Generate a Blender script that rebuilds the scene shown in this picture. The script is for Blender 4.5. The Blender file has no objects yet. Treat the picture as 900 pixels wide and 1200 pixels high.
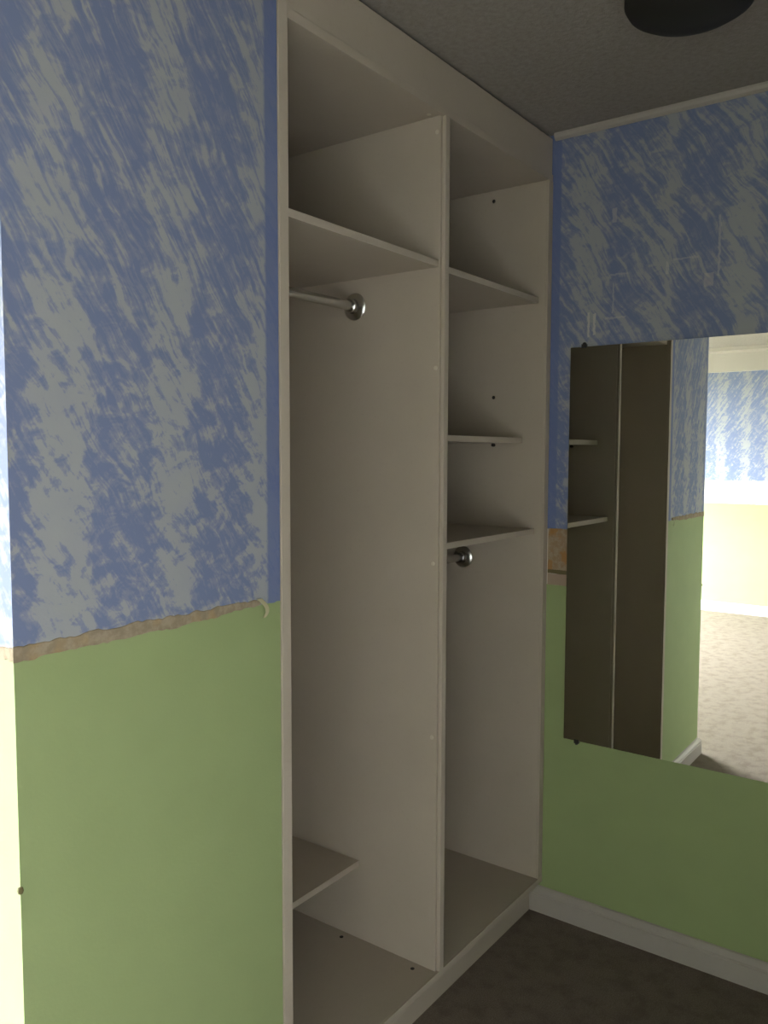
import bpy, bmesh, math, random
from mathutils import Vector, Matrix

random.seed(4)
S = bpy.context.scene
C = bpy.context.collection

# ------------------------------------------------------------------ camera
F_PX = 969.45                                   # focal length in pixels of the 900x1200 frame
CAM_LOC = Vector((-2.3479, -1.0964, 1.4536))
YAW, PITCH, ROLL = 0.63321, 0.07139, 0.00246
fwd = Vector((math.cos(YAW) * math.cos(PITCH), math.sin(YAW) * math.cos(PITCH), -math.sin(PITCH)))
rgt = fwd.cross(Vector((0, 0, 1))).normalized()
upv = rgt.cross(fwd)
r2 = rgt * math.cos(ROLL) + upv * math.sin(ROLL)
u2 = upv * math.cos(ROLL) - rgt * math.sin(ROLL)
cd = bpy.data.cameras.new('camera')
cd.sensor_fit = 'VERTICAL'
cd.sensor_height = 36.0
cd.lens = F_PX / 1200.0 * 36.0
cd.clip_start = 0.02
cam = bpy.data.objects.new('camera', cd)
C.objects.link(cam)
cam.matrix_world = Matrix(((r2.x, u2.x, -fwd.x, CAM_LOC.x), (r2.y, u2.y, -fwd.y, CAM_LOC.y),
                           (r2.z, u2.z, -fwd.z, CAM_LOC.z), (0, 0, 0, 1)))
S.camera = cam

# ------------------------------------------------------------------ room dimensions (metres)
H = 2.40            # ceiling
XE = -1.733         # free end of the wall left of the wardrobe
XL = -1.190         # left outer side of the wardrobe
XFAR = -5.60        # far wall of the bedroom
YB = -1.60          # wall opposite the wardrobe
DX0 = -1.70         # unseen dark recess, added to absorb light, from here to the mirror wall
YP = YB - 1.6       # end of the added recess
YW = 3.30           # window wall of the bedroom
WX0, WX1, WZ0, WZ1 = -5.10, -2.85, 0.45, 2.20   # window opening

# ------------------------------------------------------------------ light: overcast daylight through the bedroom window
W = bpy.data.worlds.new('overcast sky')
S.world = W
W.use_nodes = True
bg = W.node_tree.nodes['Background']
bg.inputs['Strength'].default_value = 86.0
wn = W.node_tree.nodes
wtc = wn.new('ShaderNodeTexCoord')
wsep = wn.new('ShaderNodeSeparateXYZ')
W.node_tree.links.new(wtc.outputs['Generated'], wsep.inputs[0])
wr_ = wn.new('ShaderNodeValToRGB')               # overcast sky (brighter towards the zenith) over darker ground
els = wr_.color_ramp.elements
els[0].position, els[0].color = 0.0, (0.050, 0.055, 0.045, 1)
els[1].position, els[1].color = 1.0, (0.86, 0.94, 1.0, 1)
for p_, c_ in ((0.495, (0.060, 0.065, 0.055, 1)), (0.505, (0.36, 0.38, 0.40, 1))):
    e_ = els.new(p_)
    e_.color = c_
wm = wn.new('ShaderNodeMath')
wm.operation = 'MULTIPLY_ADD'
wm.inputs[1].default_value = 0.5
wm.inputs[2].default_value = 0.5
W.node_tree.links.new(wsep.outputs[2], wm.inputs[0])
W.node_tree.links.new(wm.outputs[0], wr_.inputs[0])
W.node_tree.links.new(wr_.outputs[0], bg.inputs['Color'])
pl = bpy.data.lights.new('window daylight portal', 'AREA')
pl.shape = 'RECTANGLE'
pl.size, pl.size_y = WX1 - WX0, WZ1 - WZ0
pl.cycles.is_portal = True
po = bpy.data.objects.new('window_daylight_portal', pl)
C.objects.link(po)
po.location = ((WX0 + WX1) / 2, YW + 0.11, (WZ0 + WZ1) / 2)
po.rotation_euler = (math.radians(-90), 0, 0)

vs = S.view_settings
vs.view_transform = 'Standard'
vs.look = 'None'
vs.gamma = 1.0
vs.use_curve_mapping = False
vs.exposure = 2.0
S.cycles.max_bounces = 12
S.cycles.diffuse_bounces = 8
S.cycles.sample_clamp_indirect = 6.0


# ------------------------------------------------------------------ helpers
def add_box(bm, x0, x1, y0, y1, z0, z1):
    v = [bm.verts.new(p) for p in ((x0, y0, z0), (x1, y0, z0), (x1, y1, z0), (x0, y1, z0),
                                   (x0, y0, z1), (x1, y0, z1), (x1, y1, z1), (x0, y1, z1))]
    for f in ((3, 2, 1, 0), (4, 5, 6, 7), (0, 1, 5, 4), (1, 2, 6, 5), (2, 3, 7, 6), (3, 0, 4, 7)):
        bm.faces.new([v[i] for i in f])


def box_bm(*b, bevel=0.0):
    bm = bmesh.new()
    add_box(bm, *b)
    if bevel:
        bmesh.ops.bevel(bm, geom=bm.edges[:], offset=bevel, segments=2, affect='EDGES', profile=0.6)
    return bm


def prism(bm, prof, a, b):
    """closed profile of points, swept from function a to function b (each maps a profile point to 3-D)"""
    va = [bm.verts.new(a(p)) for p in prof]
    vb = [bm.verts.new(b(p)) for p in prof]
    n = len(prof)
    for i in range(n):
        j = (i + 1) % n
        bm.faces.new((va[i], va[j], vb[j], vb[i]))
    bm.faces.new(va[::-1])
    bm.faces.new(vb)
    bmesh.ops.recalc_face_normals(bm, faces=bm.faces[:])


def lathe(bm, prof, origin, axis, seg=40):
    """prof: (radius, distance along axis) pairs"""
    ax = Vector(axis).normalized()
    t = Vector((0, 0, 1)) if abs(ax.z) < 0.9 else Vector((1, 0, 0))
    e1 = ax.cross(t).normalized()
    e2 = ax.cross(e1)
    o = Vector(origin)
    rings = []
    for r, d in prof:
        if r < 1e-6:
            rings.append([bm.verts.new(o + ax * d)])
        else:
            rings.append([bm.verts.new(o + ax * d + (e1 * math.cos(k * 2 * math.pi / seg) + e2 * math.sin(k * 2 * math.pi / seg)) * r)
                          for k in range(seg)])
    for A, B in zip(rings, rings[1:]):
        for k in range(seg):
            j = (k + 1) % seg
            if len(A) == 1 and len(B) == 1:
                continue
            if len(A) == 1:
                bm.faces.new((A[0], B[k], B[j]))
            elif len(B) == 1:
                bm.faces.new((A[k], B[0], A[j]))
            else:
                bm.faces.new((A[k], B[k], B[j], A[j]))
    bmesh.ops.recalc_face_normals(bm, faces=bm.faces[:])


def obj(name, bm, mat, parent=None, smooth=False):
    me = bpy.data.meshes.new(name)
    bm.to_mesh(me)
    bm.free()
    if mat:
        me.materials.append(mat)
    if smooth:
        me.polygons.foreach_set('use_smooth', [True] * len(me.polygons))
        me.set_sharp_from_angle(angle=math.radians(38))
    o = bpy.data.objects.new(name, me)
    C.objects.link(o)
    if parent:
        o.parent = parent
        o.matrix_parent_inverse = Matrix.Translation(-parent.location)
    return o


def struct(name, bm, mat, label=None, parent=None):
    o = obj(name, bm, mat, parent)
    if parent is None:
        o['kind'] = 'structure'
        if label:
            o['label'] = label
    return o


def thing(name, loc, label, cat):
    o = bpy.data.objects.new(name, None)
    o.empty_display_size = 0.1
    o.location = loc
    C.objects.link(o)
    o['label'] = label
    o['category'] = cat
    return o


# ------------------------------------------------------------------ material helpers
class Mat:
    def __init__(self, name, rough=0.6, metal=0.0, spec=0.5):
        self.m = bpy.data.materials.new(name)
        self.m.use_nodes = True
        self.nt = self.m.node_tree
        self.b = self.nt.nodes['Principled BSDF']
        self.b.inputs['Roughness'].default_value = rough
        self.b.inputs['Metallic'].default_value = metal
        self.b.inputs['Specular IOR Level'].default_value = spec
        tc = self.nt.nodes.new('ShaderNodeTexCoord')
        self.co = tc.outputs['Object']
        self._sep = None

    def link(self, a, sock):
        if isinstance(a, (int, float)):
            sock.default_value = a
        elif isinstance(a, (tuple, list)):
            sock.default_value = tuple(a) + ((1,) if len(a) == 3 and len(sock.default_value) == 4 else ())
        else:
            self.nt.links.new(a, sock)

    def ma(self, op, a, b=0.0, c=0.0, clamp=False):
        n = self.nt.nodes.new('ShaderNodeMath')
        n.operation = op
        n.use_clamp = clamp
        for i, v in enumerate((a, b, c)):
            self.link(v, n.inputs[i])
        return n.outputs[0]

    def xyz(self):
        if not self._sep:
            n = self.nt.nodes.new('ShaderNodeSeparateXYZ')
            self.nt.links.new(self.co, n.inputs[0])
            self._sep = n.outputs
        return self._sep[0], self._sep[1], self._sep[2]

    def vec(self, x, y, z=0.0):
        n = self.nt.nodes.new('ShaderNodeCombineXYZ')
        for i, v in enumerate((x, y, z)):
            self.link(v, n.inputs[i])
        return n.outputs[0]

    def noise(self, vec=None, scale=5, detail=3, rough=0.5, dist=0.0):
        n = self.nt.nodes.new('ShaderNodeTexNoise')
        self.nt.links.new(vec if vec is not None else self.co, n.inputs['Vector'])
        n.inputs['Scale'].default_value = scale
        n.inputs['Detail'].default_value = detail
        n.inputs['Roughness'].default_value = rough
        n.inputs['Distortion'].default_value = dist
        return n.outputs['Fac']

    def step(self, v, a, b):
        n = self.nt.nodes.new('ShaderNodeMapRange')
        n.interpolation_type = 'SMOOTHSTEP'
        self.link(v, n.inputs['Value'])
        n.inputs['From Min'].default_value = a
        n.inputs['From Max'].default_value = b
        return n.outputs[0]

    def mix(self, f, a, b):
        n = self.nt.nodes.new('ShaderNodeMix')
        n.data_type = 'RGBA'
        self.link(f, n.inputs['Factor'])
        self.link(a, n.inputs[6])
        self.link(b, n.inputs[7])
        return n.outputs[2]

    def color(self, c):
        self.link(c, self.b.inputs['Base Color'])

    def bump(self, h, strength=0.2, dist=0.002):
        n = self.nt.nodes.new('ShaderNodeBump')
        n.inputs['Strength'].default_value = strength
        n.inputs['Distance'].default_value = dist
        self.nt.links.new(h, n.inputs['Height'])
        self.nt.links.new(n.outputs[0], self.b.inputs['Normal'])


BLUE = (0.150, 0.183, 0.300)
HAZE = (0.220, 0.238, 0.315)
CREAM = (0.300, 0.310, 0.315)
GREEN = (0.265, 0.325, 0.148)


def wall_material(name, axis, sign, u0, z_blue, z_green, edges=(), scuffs=(), mid=(0.55, 0.50, 0.42)):
    """rag-rolled blue paper above a plain green dado; axis/sign give the coordinate that runs to the viewer's right"""
    m = Mat(name, rough=0.7, spec=0.2)
    X, Y, Z = m.xyz()
    u = m.ma('MULTIPLY', (X, Y)[axis], float(sign))
    ca, sa = math.cos(math.radians(57)), math.sin(math.radians(57))
    al = m.ma('SUBTRACT', m.ma('MULTIPLY', u, ca), m.ma('MULTIPLY', Z, sa))
    ac = m.ma('ADD', m.ma('MULTIPLY', u, sa), m.ma('MULTIPLY', Z, ca))
    warp = m.ma('MULTIPLY', m.ma('SUBTRACT', m.noise(m.vec(u, Z, 3.0), 7, 2), 0.5), 0.05)
    ac2 = m.ma('ADD', ac, warp)
    n1 = m.noise(m.vec(m.ma('MULTIPLY', al, 6.0), m.ma('MULTIPLY', ac2, 62.0), 1.7), 1.0, 5, 0.66, 0.25)
    n1b = m.noise(m.vec(m.ma('MULTIPLY', al, 14.0), m.ma('MULTIPLY', ac2, 130.0), 6.1), 1.0, 2, 0.6, 0.2)
    ph = m.ma('MULTIPLY', Z, 2 * math.pi / 0.155)
    cyl = m.vec(m.ma('MULTIPLY', u, 1.0), m.ma('MULTIPLY', m.ma('COSINE', ph), 0.030), m.ma('MULTIPLY', m.ma('SINE', ph), 0.030))
    n2 = m.noise(cyl, 24, 3, 0.6, 0.8)
    n2f = m.noise(m.vec(u, Z, 0.4), 46, 3, 0.65, 0.5)
    wob = m.ma('MULTIPLY', m.ma('SUBTRACT', m.noise(m.vec(u, Z, 8.0), 7, 3), 0.5), 2.6)
    band = m.ma('COSINE', m.ma('ADD', m.ma('MULTIPLY', m.ma('SUBTRACT', u, u0), 2 * math.pi / 0.212), wob))
    up = m.step(Z, 1.35, 1.85)
    v = m.ma('MULTIPLY', m.ma('SUBTRACT', n1, 0.5), m.ma('ADD', 1.05, m.ma('MULTIPLY', up, 0.45)))
    v = m.ma('ADD', v, m.ma('MULTIPLY', m.ma('SUBTRACT', n1b, 0.5), 0.55))
    v = m.ma('ADD', v, m.ma('MULTIPLY', m.ma('SUBTRACT', n2, 0.5), m.ma('SUBTRACT', 1.30, m.ma('MULTIPLY', up, 0.50))))
    v = m.ma('ADD', v, m.ma('MULTIPLY', m.ma('SUBTRACT', n2f, 0.5), m.ma('SUBTRACT', 0.95, m.ma('MULTIPLY', up, 0.55))))
    v = m.ma('ADD', v, m.ma('MULTIPLY', m.step(band, -0.2, 1.0), m.ma('SUBTRACT', 0.29, m.ma('MULTIPLY', up, 0.09))))
    v = m.ma('SUBTRACT', v, 0.05)
    hz = m.step(v, -0.20, 0.14)
    cr = m.step(v, 0.06, 0.20)
    thick = m.ma('MULTIPLY', cr, m.ma('ADD', 0.62, m.ma('MULTIPLY', m.noise(m.vec(u, Z, 2.2), 20, 3), 0.5)), clamp=True)
    paper = m.mix(thick, m.mix(m.ma('MULTIPLY', hz, 0.95), BLUE, HAZE), CREAM)
    for lo, hi in edges:                        # bare blue paint beside the paper's edge
        wav = m.ma('ADD', u, m.ma('MULTIPLY', m.ma('SUBTRACT', n2f, 0.5), 0.006))
        e = m.ma('MULTIPLY', m.step(wav, lo - 0.004, lo + 0.004), m.ma('SUBTRACT', 1.0, m.step(wav, hi - 0.004, hi + 0.004)))
        paper = m.mix(m.ma('MULTIPLY', e, 0.85), paper, (0.120, 0.155, 0.300))
    for (a, b, c, d, k, col) in scuffs:          # scraped paper: u range, z range, strength
        rag = m.ma('MULTIPLY', m.ma('SUBTRACT', m.noise(m.vec(u, Z, 5.0), 90, 3), 0.5), 0.010)
        uu, zz = m.ma('ADD', u, rag), m.ma('ADD', Z, rag)
        e = m.ma('MULTIPLY', m.step(uu, a - 0.001, a + 0.001), m.ma('SUBTRACT', 1.0, m.step(uu, b - 0.001, b + 0.001)))
        e2 = m.ma('MULTIPLY', m.step(zz, c - 0.001, c + 0.001), m.ma('SUBTRACT', 1.0, m.step(zz, d - 0.001, d + 0.001)))
        paper = m.mix(m.ma('MULTIPLY', m.ma('MULTIPLY', e, e2), k), paper, col)
    gn = m.noise(m.vec(u, Z, 1.0), 9, 4)
    green = m.mix(gn, tuple(c * 0.94 for c in GREEN), tuple(c * 1.06 for c in GREEN))
    zw = m.ma('ADD', Z, m.ma('MULTIPLY', m.ma('SUBTRACT', n2f, 0.5), 0.008))
    col = green
    if z_blue > z_green:
        col = m.mix(m.step(zw, z_green - 0.001, z_green + 0.001), green, m.mix(m.noise(m.vec(u, Z, 9.0), 14, 4), mid, tuple(c * 1.15 for c in mid)))
    col = m.mix(m.step(zw, z_blue - 0.001, z_blue + 0.001), col, paper)
    m.color(col)
    m.bump(m.noise(m.vec(u, Z, 0.0), 160, 3), 0.12, 0.002)
    return m.m


M = {}
SC = (0.45, 0.42, 0.38)
M['wall_left'] = wall_material('rag rolled wall beside wardrobe', 0, 1, -1.444, 1.168, 1.168, edges=((-1.226, -1.190),))
M['wall_end'] = wall_material('rag rolled wall end', 1, -1, 0.1, 1.168, 1.168)
M['wall_right'] = wall_material(
    'rag rolled mirror wall', 1, -1, 0.125, 1.222, 1.05, edges=((-0.01, 0.026),),
    scuffs=((0.116, 0.122, 1.795, 1.868, 0.85, SC), (0.133, 0.140, 1.800, 1.862, 0.8, SC),
            (0.480, 0.486, 1.93, 2.09, 0.45, SC), (0.445, 0.470, 1.905, 1.940, 0.3, (0.55, 0.48, 0.38)),
            (0.190, 0.194, 1.86, 1.945, 0.4, SC), (0.180, 0.235, 1.965, 1.970, 0.35, SC),
            (0.170, 0.230, 1.842, 1.847, 0.4, SC), (0.342, 0.350, 1.95, 1.985, 0.5, SC),
            (0.185, 0.198, 2.115, 2.155, 0.4, SC), (0.36, 0.43, 1.985, 1.990, 0.35, SC)))
M['wall_far'] = wall_material('rag rolled far wall', 1, 1, 0.7, 1.21, 1.00, mid=(0.40, 0.39, 0.33))
M['wall_opposite'] = wall_material('rag rolled opposite wall', 0, -1, 0.4, 1.21, 1.05)
M['wall_window'] = wall_material('rag rolled window wall', 0, 1, 0.3, 1.21, 1.05)

m = Mat('artex ceiling', rough=0.9, spec=0.1)
m.color(m.mix(m.noise(None, 70, 4), (0.205, 0.182, 0.160), (0.335, 0.305, 0.275)))
m.bump(m.noise(None, 85, 5, 0.65), 0.6, 0.006)
M['ceiling'] = m.m

m = Mat('worn brown carpet', rough=1.0, spec=0.05)
n = m.noise(None, 260, 3, 0.7)
big = m.noise(None, 16, 5, 0.65)
cc = m.mix(n, (0.085, 0.064, 0.047), (0.330, 0.275, 0.228))
cc = m.mix(m.ma('MULTIPLY', m.step(big, 0.42, 0.68), 0.34), cc, (0.085, 0.064, 0.046))
m.color(cc)
m.bump(m.noise(None, 330, 3, 0.7), 0.9, 0.006)
M['carpet'] = m.m


def board_mat(name, c, rough=0.42, spec=0.25):
    m = Mat(name, rough=rough, spec=spec)
    v = m.noise(None, 6, 5, 0.6)
    sp = m.noise(None, 120, 2)
    a = m.mix(v, tuple(k * 0.93 for k in c), tuple(k * 1.05 for k in c))
    m.color(m.mix(m.ma('MULTIPLY', m.step(sp, 0.60, 0.75), 0.22), a, tuple(k * 0.80 for k in c)))
    m.bump(sp, 0.05, 0.001)
    return m.m


M['board'] = board_mat('cream melamine board', (0.400, 0.348, 0.280))
M['edging'] = board_mat('cream edging strip', (0.400, 0.350, 0.285), 0.75, 0.06)
M['trim'] = board_mat('off white gloss trim', (0.350, 0.318, 0.285), 0.35)
M['white'] = board_mat('white painted trim', (0.780, 0.760, 0.740), 0.4)


def flat(name, c, rough=0.5, metal=0.0, var=0.08, scale=30):
    m = Mat(name, rough=rough, metal=metal)
    m.color(m.mix(m.noise(None, scale, 3), tuple(k * (1 - var) for k in c), tuple(k * (1 + var) for k in c)))
    return m.m


M['chrome'] = flat('worn chrome', (0.62, 0.62, 0.60), 0.22, 1.0)
M['light_trap'] = flat('light absorbing recess', (0.075, 0.065, 0.055), 0.9)  # for the added recess, dark to soak up light
M['bronze'] = flat('dark bronze', (0.012, 0.010, 0.008), 0.5, 0.0)
M['dark_glass'] = flat('smoked lamp shade', (0.010, 0.009, 0.007), 0.6)
M['screw'] = flat('dark screw head', (0.03, 0.028, 0.025), 0.4, 0.6)
M['cap'] = flat('ivory screw cap', (0.50, 0.45, 0.36), 0.4)
M['clip'] = flat('dark mirror clip', (0.012, 0.010, 0.009), 0.45)
M['silver'] = flat('silvered mirror glass', (0.80, 0.81, 0.75), 0.0, 1.0, 0.0)
M['glass_edge'] = flat('ground glass edge', (0.10, 0.12, 0.10), 0.3)
m = Mat('torn tan border', rough=0.9, spec=0.1)
nn = m.noise(None, 40, 4, 0.65)
c1 = m.mix(m.step(nn, 0.38, 0.64), (0.235, 0.190, 0.130), (0.310, 0.255, 0.180))
m.color(m.mix(m.ma('MULTIPLY', m.step(m.noise(None, 16, 2), 0.54, 0.66), 0.5), c1, (0.36, 0.24, 0.11)))
m.bump(nn, 0.3, 0.002)
M['torn_tan'] = m.m
m = Mat('torn border backing', rough=0.9, spec=0.1)
nn = m.noise(None, 55, 4, 0.65)
c1 = m.mix(m.step(nn, 0.40, 0.62), (0.27, 0.19, 0.115), (0.31, 0.245, 0.17))
m.color(m.mix(m.ma('MULTIPLY', m.step(m.noise(None, 24, 3), 0.52, 0.64), 0.75), c1, (0.32, 0.155, 0.045)))
m.bump(nn, 0.3, 0.002)
M['torn'] = m.m
M['torn_dark'] = flat('torn border edge', (0.12, 0.10, 0.04), 0.9)
M['curl'] = flat('yellowed paper', (0.36, 0.33, 0.20), 0.9)
M['paste'] = flat('dried border paste', (0.32, 0.235, 0.175), 0.9)
m = Mat('window pane', rough=0.0)
nt = m.nt
tr = nt.nodes.new('ShaderNodeBsdfTransparent')
gl = nt.nodes.new('ShaderNodeBsdfGlossy')
gl.inputs['Roughness'].default_value = 0.02
mx = nt.nodes.new('ShaderNodeMixShader')
mx.inputs[0].default_value = 0.06
nt.links.new(tr.outputs[0], mx.inputs[1])
nt.links.new(gl.outputs[0], mx.inputs[2])
nt.links.new(mx.outputs[0], nt.nodes['Material Output'].inputs['Surface'])
M['pane'] = m.m

# ------------------------------------------------------------------ room shell
struct('floor', box_bm(XFAR - 0.1, 0.1, YP - 0.1, YW + 0.1, -0.1, 0.0), M['carpet'],
       'worn brown carpet floor running from the wardrobe nook into the bright room')
struct('ceiling', box_bm(XFAR - 0.1, 0.1, YP - 0.1, YW + 0.1, H, H + 0.1), M['ceiling'],
       'off-white stippled ceiling above the wardrobe')
wr = struct('wall_right', box_bm(0.0, 0.1, YP, 0.72, 0.0, H), M['wall_right'],
            'blue rag-rolled and green wall that carries the mirror')
bm = box_bm(XE, XL - 0.002, 0.0, YW, 0.0, H)
wl = struct('wall_left', bm, M['wall_left'], 'blue rag-rolled wall with green lower half left of the wardrobe')
wl.data.materials.append(M['wall_end'])
for p in wl.data.polygons:
    if abs(p.normal.x) > 0.9:
        p.material_index = 1
struct('wall_back', box_bm(XL - 0.002, 0.0, 0.625, 0.72, 0.0, H), M['wall_window'], 'wall behind the wardrobe carcass')
struct('wall_far', box_bm(XFAR - 0.1, XFAR, YB - 0.1, YW + 0.1, 0.0, H), M['wall_far'],
       'sunlit blue and green far wall of the bright room seen in the mirror')
bm = bmesh.new()
add_box(bm, XFAR, DX0, YB - 0.1, YB, 0.0, H)  # unseen wall, made white to bounce light onto the left wall
add_box(bm, DX0 - 0.1, DX0, YP, YB - 0.1, 0.0, H)
add_box(bm, DX0 - 0.1, 0.1, YP - 0.1, YP, 0.0, H)
wf = struct('wall_front', bm, M['white'], 'unseen wall opposite the wardrobe, white to bounce light, with an added dark recess')
wf.data.materials.append(M['light_trap'])               # added recess is dark so the nook gets less bounce
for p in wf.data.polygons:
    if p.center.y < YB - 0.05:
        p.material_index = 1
bm = bmesh.new()
add_box(bm, XFAR, WX0, YW, YW + 0.1, 0, H)
add_box(bm, WX1, XE + 0.2, YW, YW + 0.1, 0, H)
add_box(bm, WX0, WX1, YW, YW + 0.1, 0, WZ0)
add_box(bm, WX0, WX1, YW, YW + 0.1, WZ1, H)
struct('wall_window', bm, M['wall_window'], 'wall of the bright room around its window')

# window that lights the room
bm = bmesh.new()
ft = 0.06
add_box(bm, WX0, WX1, YW + 0.02, YW + 0.08, WZ0, WZ0 + ft)
add_box(bm, WX0, WX1, YW + 0.02, YW + 0.08, WZ1 - ft, WZ1)
for x in (WX0, (WX0 + WX1) / 2 - ft / 2, WX1 - ft):
    add_box(bm, x, x + ft, YW + 0.02, YW + 0.08, WZ0 + ft, WZ1 - ft)
win = struct('window_1', bm, M['white'], 'white framed window of the bright room')
obj('sill', box_bm(WX0 - 0.05, WX1 + 0.05, YW - 0.12, YW + 0.02, WZ0 - 0.03, WZ0, bevel=0.004), M['white'], win)
for x in (WX0 + ft, (WX0 + WX1) / 2 + ft / 2):
    obj('pane', box_bm(x, x + (WX1 - WX0) / 2 - 1.5 * ft, YW + 0.048, YW + 0.052, WZ0 + ft, WZ1 - ft), M['pane'], win)

# skirting boards: profile (offset from wall, height)
T = 0.018
SK = [(0, 0), (T, 0), (T, 0.056), (T - 0.003, 0.059), (T - 0.003, 0.064), (T - 0.006, 0.070), (T - 0.012, 0.078), (0, 0.080)]


def skirt(name, pts, mat, label=None):
    """pts: list of (profile->3-D) stations"""
    bm = bmesh.new()
    rows = [[bm.verts.new(f(p)) for p in SK] for f in pts]
    n = len(SK)
    for A, B in zip(rows, rows[1:]):
        for i in range(n):
            j = (i + 1) % n
            bm.faces.new((A[i], A[j], B[j], B[i]))
    bm.faces.new(rows[0][::-1])
    bm.faces.new(rows[-1])
    bmesh.ops.recalc_face_normals(bm, faces=bm.faces[:])
    return struct(name, bm, mat, label)


skirt('baseboard_right', [lambda p: (-p[0], 0.047, p[1]), lambda p: (-p[0], YP, p[1])], M['trim'],
      'off-white skirting board below the mirror wall')
skirt('baseboard_left', [lambda p: (XL + 0.012, -p[0], p[1]), lambda p: (XE - p[0], -p[0], p[1]),
                         lambda p: (XE - p[0], YW, p[1])], M['trim'], 'off-white skirting board round the free wall end')
skirt('baseboard_far', [lambda p: (XFAR + p[0], YB, p[1] * 1.1), lambda p: (XFAR + p[0], YW, p[1] * 1.1)], M['white'],
      'white skirting board of the far wall')
skirt('baseboard_front', [lambda p: (DX0, YB + p[0], p[1]), lambda p: (XFAR + T, YB + p[0], p[1])], M['trim'],
      'off-white skirting board opposite the wardrobe')
# ceiling trims
cv = [(0, H), (0.016, H), (0.016, H - 0.006), (0.012, H - 0.014), (0.005, H - 0.019), (0, H - 0.019)]
bm = bmesh.new()
prism(bm, cv, lambda p: (-p[0], -0.006, p[1]), lambda p: (-p[0], YP, p[1]))
struct('trim_1', bm, M['trim'], 'narrow white ceiling trim on the mirror wall')
cv = [(0, H), (0.10, H), (0.10, 2.37), (0.05, 2.355), (0.035, 2.20), (0.03, 2.19), (0, 2.19)]
bm = bmesh.new()
prism(bm, cv, lambda p: (XFAR + p[0], YB, p[1]), lambda p: (XFAR + p[0], YW, p[1]))
struct('trim_2', bm, M['trim'], 'deep white cornice of the far wall')


# torn border paper left on the walls
def ragged_strip(name, a, b, zlo, zhi, place, mat, parent, n=60, rag=0.004, th=0.0012, seed=1):
    rnd = random.Random(seed)
    bm = bmesh.new()
    lo0 = hi0 = 0.0
    rows = []
    for i in range(n + 1):
        t = a + (b - a) * i / n
        lo0 = 0.55 * lo0 + rnd.uniform(-rag, rag) * 0.7
        hi0 = 0.55 * hi0 + rnd.uniform(-rag, rag) * 0.7
        rows.append([bm.verts.new(place(t, z, d)) for z, d in
                     ((zlo(t) + lo0, 0.0), (zlo(t) + lo0 + 0.001, th), (zhi(t) + hi0 - 0.001, th), (zhi(t) + hi0, 0.0))])
    for A, B in zip(rows, rows[1:]):
        for k in range(3):
            bm.faces.new((A[k], A[k + 1], B[k + 1], B[k]))
    bm.faces.new(rows[0])
    bm.faces.new(rows[-1][::-1])
    bmesh.ops.recalc_face_normals(bm, faces=bm.faces[:])
    return obj(name, bm, mat, parent)


bp = ragged_strip('border_paper', XE - 0.001, -1.246, lambda t: 1.158 + 0.010 * max(0, (t + 1.45) / 0.2), lambda t: 1.180,
                  lambda t, z, d: (t, -d, z), M['torn_tan'], wl, seed=3, rag=0.003)
bp['label'] = 'torn brown remains of a wallpaper border'
bm = bmesh.new()                                     # its loose end hangs down in a curl
rows = []
for i in range(9):
    s = i / 8
    x = -1.252 + 0.012 * math.sin(s * 2.4)
    z = 1.181 - 0.036 * s
    d = 0.002 + 0.009 * math.sin(s * 2.6)
    w = 0.0055 * (1.0 - 0.55 * s)
    rows.append([bm.verts.new(q) for q in ((x - w, -d, z), (x + w, -d - 0.002, z), (x + w, -d - 0.003, z), (x - w, -d - 0.001, z))])
for A, B in zip(rows, rows[1:]):
    for k in range(4):
        j = (k + 1) % 4
        bm.faces.new((A[k], A[j], B[j], B[k]))
bm.faces.new(rows[0])
bm.faces.new(rows[-1][::-1])
bmesh.ops.recalc_face_normals(bm, faces=bm.faces[:])
obj('curled_paper_end', bm, M['curl'], wl)
ragged_strip('border_paper', 0.0, 0.045, lambda t: 1.160, lambda t: 1.178, lambda t, z, d: (XE - d, t, z), M['torn_tan'], wl, n=10, seed=9, rag=0.002)
bp = ragged_strip('border_paper', 0.002, 1.2, lambda t: 1.095, lambda t: 1.222, lambda t, z, d: (-d, -t, z), M['torn'], wr, seed=5, rag=0.002)
bp['label'] = 'torn tan and orange remains of a wallpaper border'
ragged_strip('border_paper', 0.002, 1.2, lambda t: 1.084, lambda t: 1.096, lambda t, z, d: (-d * 1.4, -t, z), M['torn_dark'], wr, seed=6, rag=0.0015)
ragged_strip('border_paper', 0.002, 1.2, lambda t: 1.049, lambda t: 1.0845, lambda t, z, d: (-d, -t, z), M['paste'], wr, seed=7, rag=0.0015)

# small dark nick on the wall's free edge
bm = bmesh.new()
lathe(bm, [(0, -0.006), (0.0035, -0.004), (0.0045, 0.0), (0.0035, 0.004), (0, 0.006)], (XE, 0.0, 0.826), (0, 0, 1), 12)
obj('edge_nick', bm, M['torn_dark'], wl, True)

# ------------------------------------------------------------------ built-in wardrobe
DL, DR = -0.616, -0.588         # divider faces
LI = -1.164                     # inner face of the left side
RI = -0.030                     # inner face of the right side
YK = 0.600                      # front of back panel
DZ = 0.115                      # top of the bottom board
TZ = 2.264                      # underside of the top board
wd = thing('built_in_wardrobe', (-0.6, 0.3, 0.0), 'open cream built-in wardrobe with two bays, shelves and chrome rails', 'wardrobe')
BV = 0.0012


def wpart(name, x0, x1, y0, y1, z0, z1, mat='board', parent=None, bev=BV):
    return obj(name, box_bm(x0, x1, y0, y1, z0, z1, bevel=bev), M[mat], parent or wd)


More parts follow.
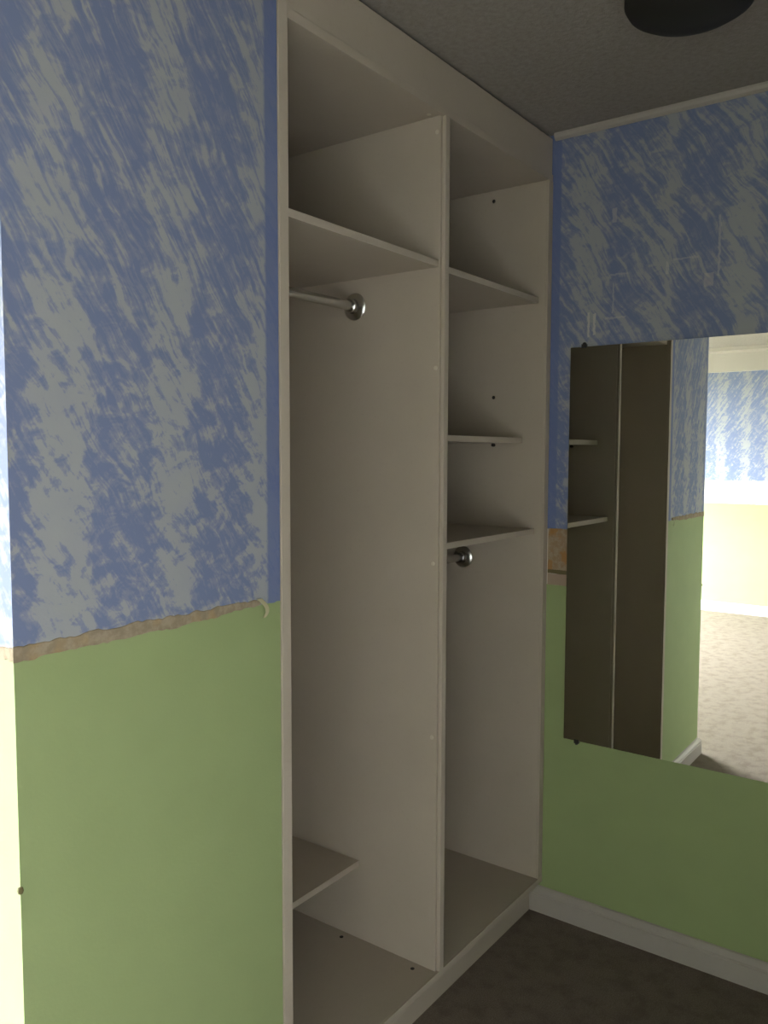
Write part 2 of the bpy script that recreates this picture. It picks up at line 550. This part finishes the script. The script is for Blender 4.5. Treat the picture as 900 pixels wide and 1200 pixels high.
sp = wpart('side_panel', XL, LI, 0.004, 0.62, 0.0, H - 0.002)
wpart('edging_strip', XL, LI - 0.001, -0.003, 0.004, 0.0, H - 0.002, 'edging', sp)
sp2 = wpart('side_panel', RI, -0.0015, 0.006, 0.62, DZ, TZ)
wpart('edging_strip', RI + 0.001, -0.0015, 0.0, 0.006, DZ, TZ, 'edging', sp2)
dv = wpart('divider_panel', DL, DR, 0.008, YK, DZ, TZ)
wpart('edging_strip', DL + 0.007, DR - 0.001, -0.002, 0.008, DZ - 0.001, TZ, 'edging', dv, 0.002)
wpart('back_panel', LI, RI, YK, YK + 0.012, 0.0, H - 0.002)
bp = wpart('bottom_panel', LI, -0.0015, 0.004, YK, DZ - 0.018, DZ)
wpart('edging_strip', LI, -0.0015, -0.001, 0.004, DZ - 0.0185, DZ + 0.0002, 'edging', bp)
wpart('plinth', LI, -T - 0.001, 0.034, 0.052, 0.0, DZ - 0.018)
wpart('top_panel', LI, -0.0015, 0.001, YK, TZ, TZ + 0.020)
wpart('fascia_panel', LI, -0.0015, 0.004, 0.022, TZ + 0.020, H - 0.011)

shelves = [  # x0, x1, front y, top z
    (LI, DL, 0.012, 1.921, 'high'), (LI, DL, 0.256, 0.338, 'short low'),
    (DR, RI, 0.028, 1.921, 'high'), (DR, RI, 0.075, 1.501, 'middle'), (DR, RI, 0.030, 1.222, 'lower')]
for x0, x1, y, z, k in shelves:
    sh = wpart('shelf', x0 + 0.0008, x1 - 0.0008, y + 0.003, YK, z - 0.016, z)
    wpart('edging_strip', x0 + 0.0008, x1 - 0.0008, y, y + 0.003, z - 0.0162, z + 0.0002, 'edging', sh, 0.0006)
    # two little supports under each end of the loose shelf
    if k == 'middle':
        for xs, dx in ((x0, 1), (x1, -1)):
            for yy in (0.175, 0.50):
                b2 = bmesh.new()
                lathe(b2, [(0.0, 0.0), (0.0055, 0.0), (0.0055, 0.009), (0.004, 0.011), (0, 0.011)], (xs, yy, z - 0.022), (dx, 0, 0), 14)
                obj('shelf_pin', b2, M['screw'], sh, True)


def disc(name, loc, axis, r, mat, parent, h=0.002):
    b2 = bmesh.new()
    lathe(b2, [(0, -0.001), (r, -0.001), (r, h * 0.5), (r * 0.75, h), (0, h)], loc, axis, 16)
    return obj(name, b2, M[mat], parent, True)


for y, z in ((0.030, 1.662), (0.034, 1.177), (0.034, 0.732), (0.030, 2.226)):
    disc('screw_cap', (DL, y - 0.012, z), (-1, 0, 0), 0.0055, 'cap', dv)
for y, z in ((0.185, 2.232), (0.178, 1.628)):
    disc('screw', (RI, y, z), (-1, 0, 0), 0.0055, 'screw', sp2)
for x, y in ((-0.640, 0.300), (-0.640, 0.062)):
    disc('screw', (x, y, DZ), (0, 0, 1), 0.0055, 'screw', bp)
for x, y in ((-1.145, 0.03), (-0.635, 0.03)):
    disc('screw_cap', (x, y, TZ), (0, 0, -1), 0.0055, 'cap', wd)


def hanging_rail(x0, x1, y, z):
    b2 = bmesh.new()
    lathe(b2, [(0, 0.004), (0.0125, 0.004), (0.0125, x1 - x0 - 0.004), (0, x1 - x0 - 0.004)], (x0, y, z), (1, 0, 0), 28)
    rail = obj('hanging_rail', b2, M['chrome'], wd, True)
    rail['label'] = 'chrome hanging rail'
    for x, d in ((x0, 1), (x1, -1)):
        b2 = bmesh.new()
        lathe(b2, [(0, 0.0), (0.035, 0.0), (0.0355, 0.003), (0.033, 0.006), (0.024, 0.0085), (0.0195, 0.010), (0.0185, 0.024),
                   (0.0165, 0.026), (0.0130, 0.0255), (0.0130, 0.004), (0, 0.004)], (x, y, z), (d, 0, 0), 40)
        fl = obj('rail_flange', b2, M['chrome'], rail, True)
    return rail


hanging_rail(LI, DL, 0.270, 1.835)
hanging_rail(DR, RI, 0.283, 1.116)

# ------------------------------------------------------------------ wall mirror
MY0, MY1, MZ0, MZ1 = -0.985, -0.068, 0.578, 1.767
mi = thing('wall_mirror', (0.0, (MY0 + MY1) / 2, MZ0), 'large frameless rectangular mirror held by dark clips on the blue and green wall', 'mirror')
g = obj('mirror_glass', box_bm(-0.008, -0.0015, MY0, MY1, MZ0, MZ1), M['silver'], mi)
g.data.materials.append(M['glass_edge'])
for p in g.data.polygons:
    if abs(p.normal.x) < 0.5:
        p.material_index = 1
for y in (MY1 - 0.045, MY0 + 0.045):
    for z, s in ((MZ1, 1), (MZ0, -1)):
        b2 = bmesh.new()
        lathe(b2, [(0, 0.0), (0.005, 0.0), (0.005, 0.006), (0.0038, 0.009), (0, 0.0105)], (0.0, y + 0.004, z + s * 0.009), (-1, 0, 0), 16)
        add_box(b2, -0.0095, 0.0, y - 0.004, y + 0.011, min(z - s * 0.003, z + s * 0.008), max(z - s * 0.003, z + s * 0.008))
        obj('mirror_clip', b2, M['clip'], mi, False)

# ------------------------------------------------------------------ ceiling lamp
LX, LY = -0.600, -0.570
la = thing('ceiling_lamp', (LX, LY, H), 'round dark flush lamp on the stippled ceiling', 'lamp')
b2 = bmesh.new()
lathe(b2, [(0, 0.0), (0.105, 0.0), (0.112, 0.006), (0.112, 0.022), (0, 0.022)], (LX, LY, H), (0, 0, -1), 56)
obj('lamp_base', b2, M['bronze'], la, True)
b2 = bmesh.new()
lathe(b2, [(0, 0.022), (0.118, 0.022), (0.127, 0.028), (0.128, 0.040), (0.120, 0.054), (0.100, 0.066), (0.070, 0.075), (0.035, 0.080), (0, 0.081)],
      (LX, LY, H), (0, 0, -1), 56)
obj('lamp_shade', b2, M['dark_glass'], la, True)
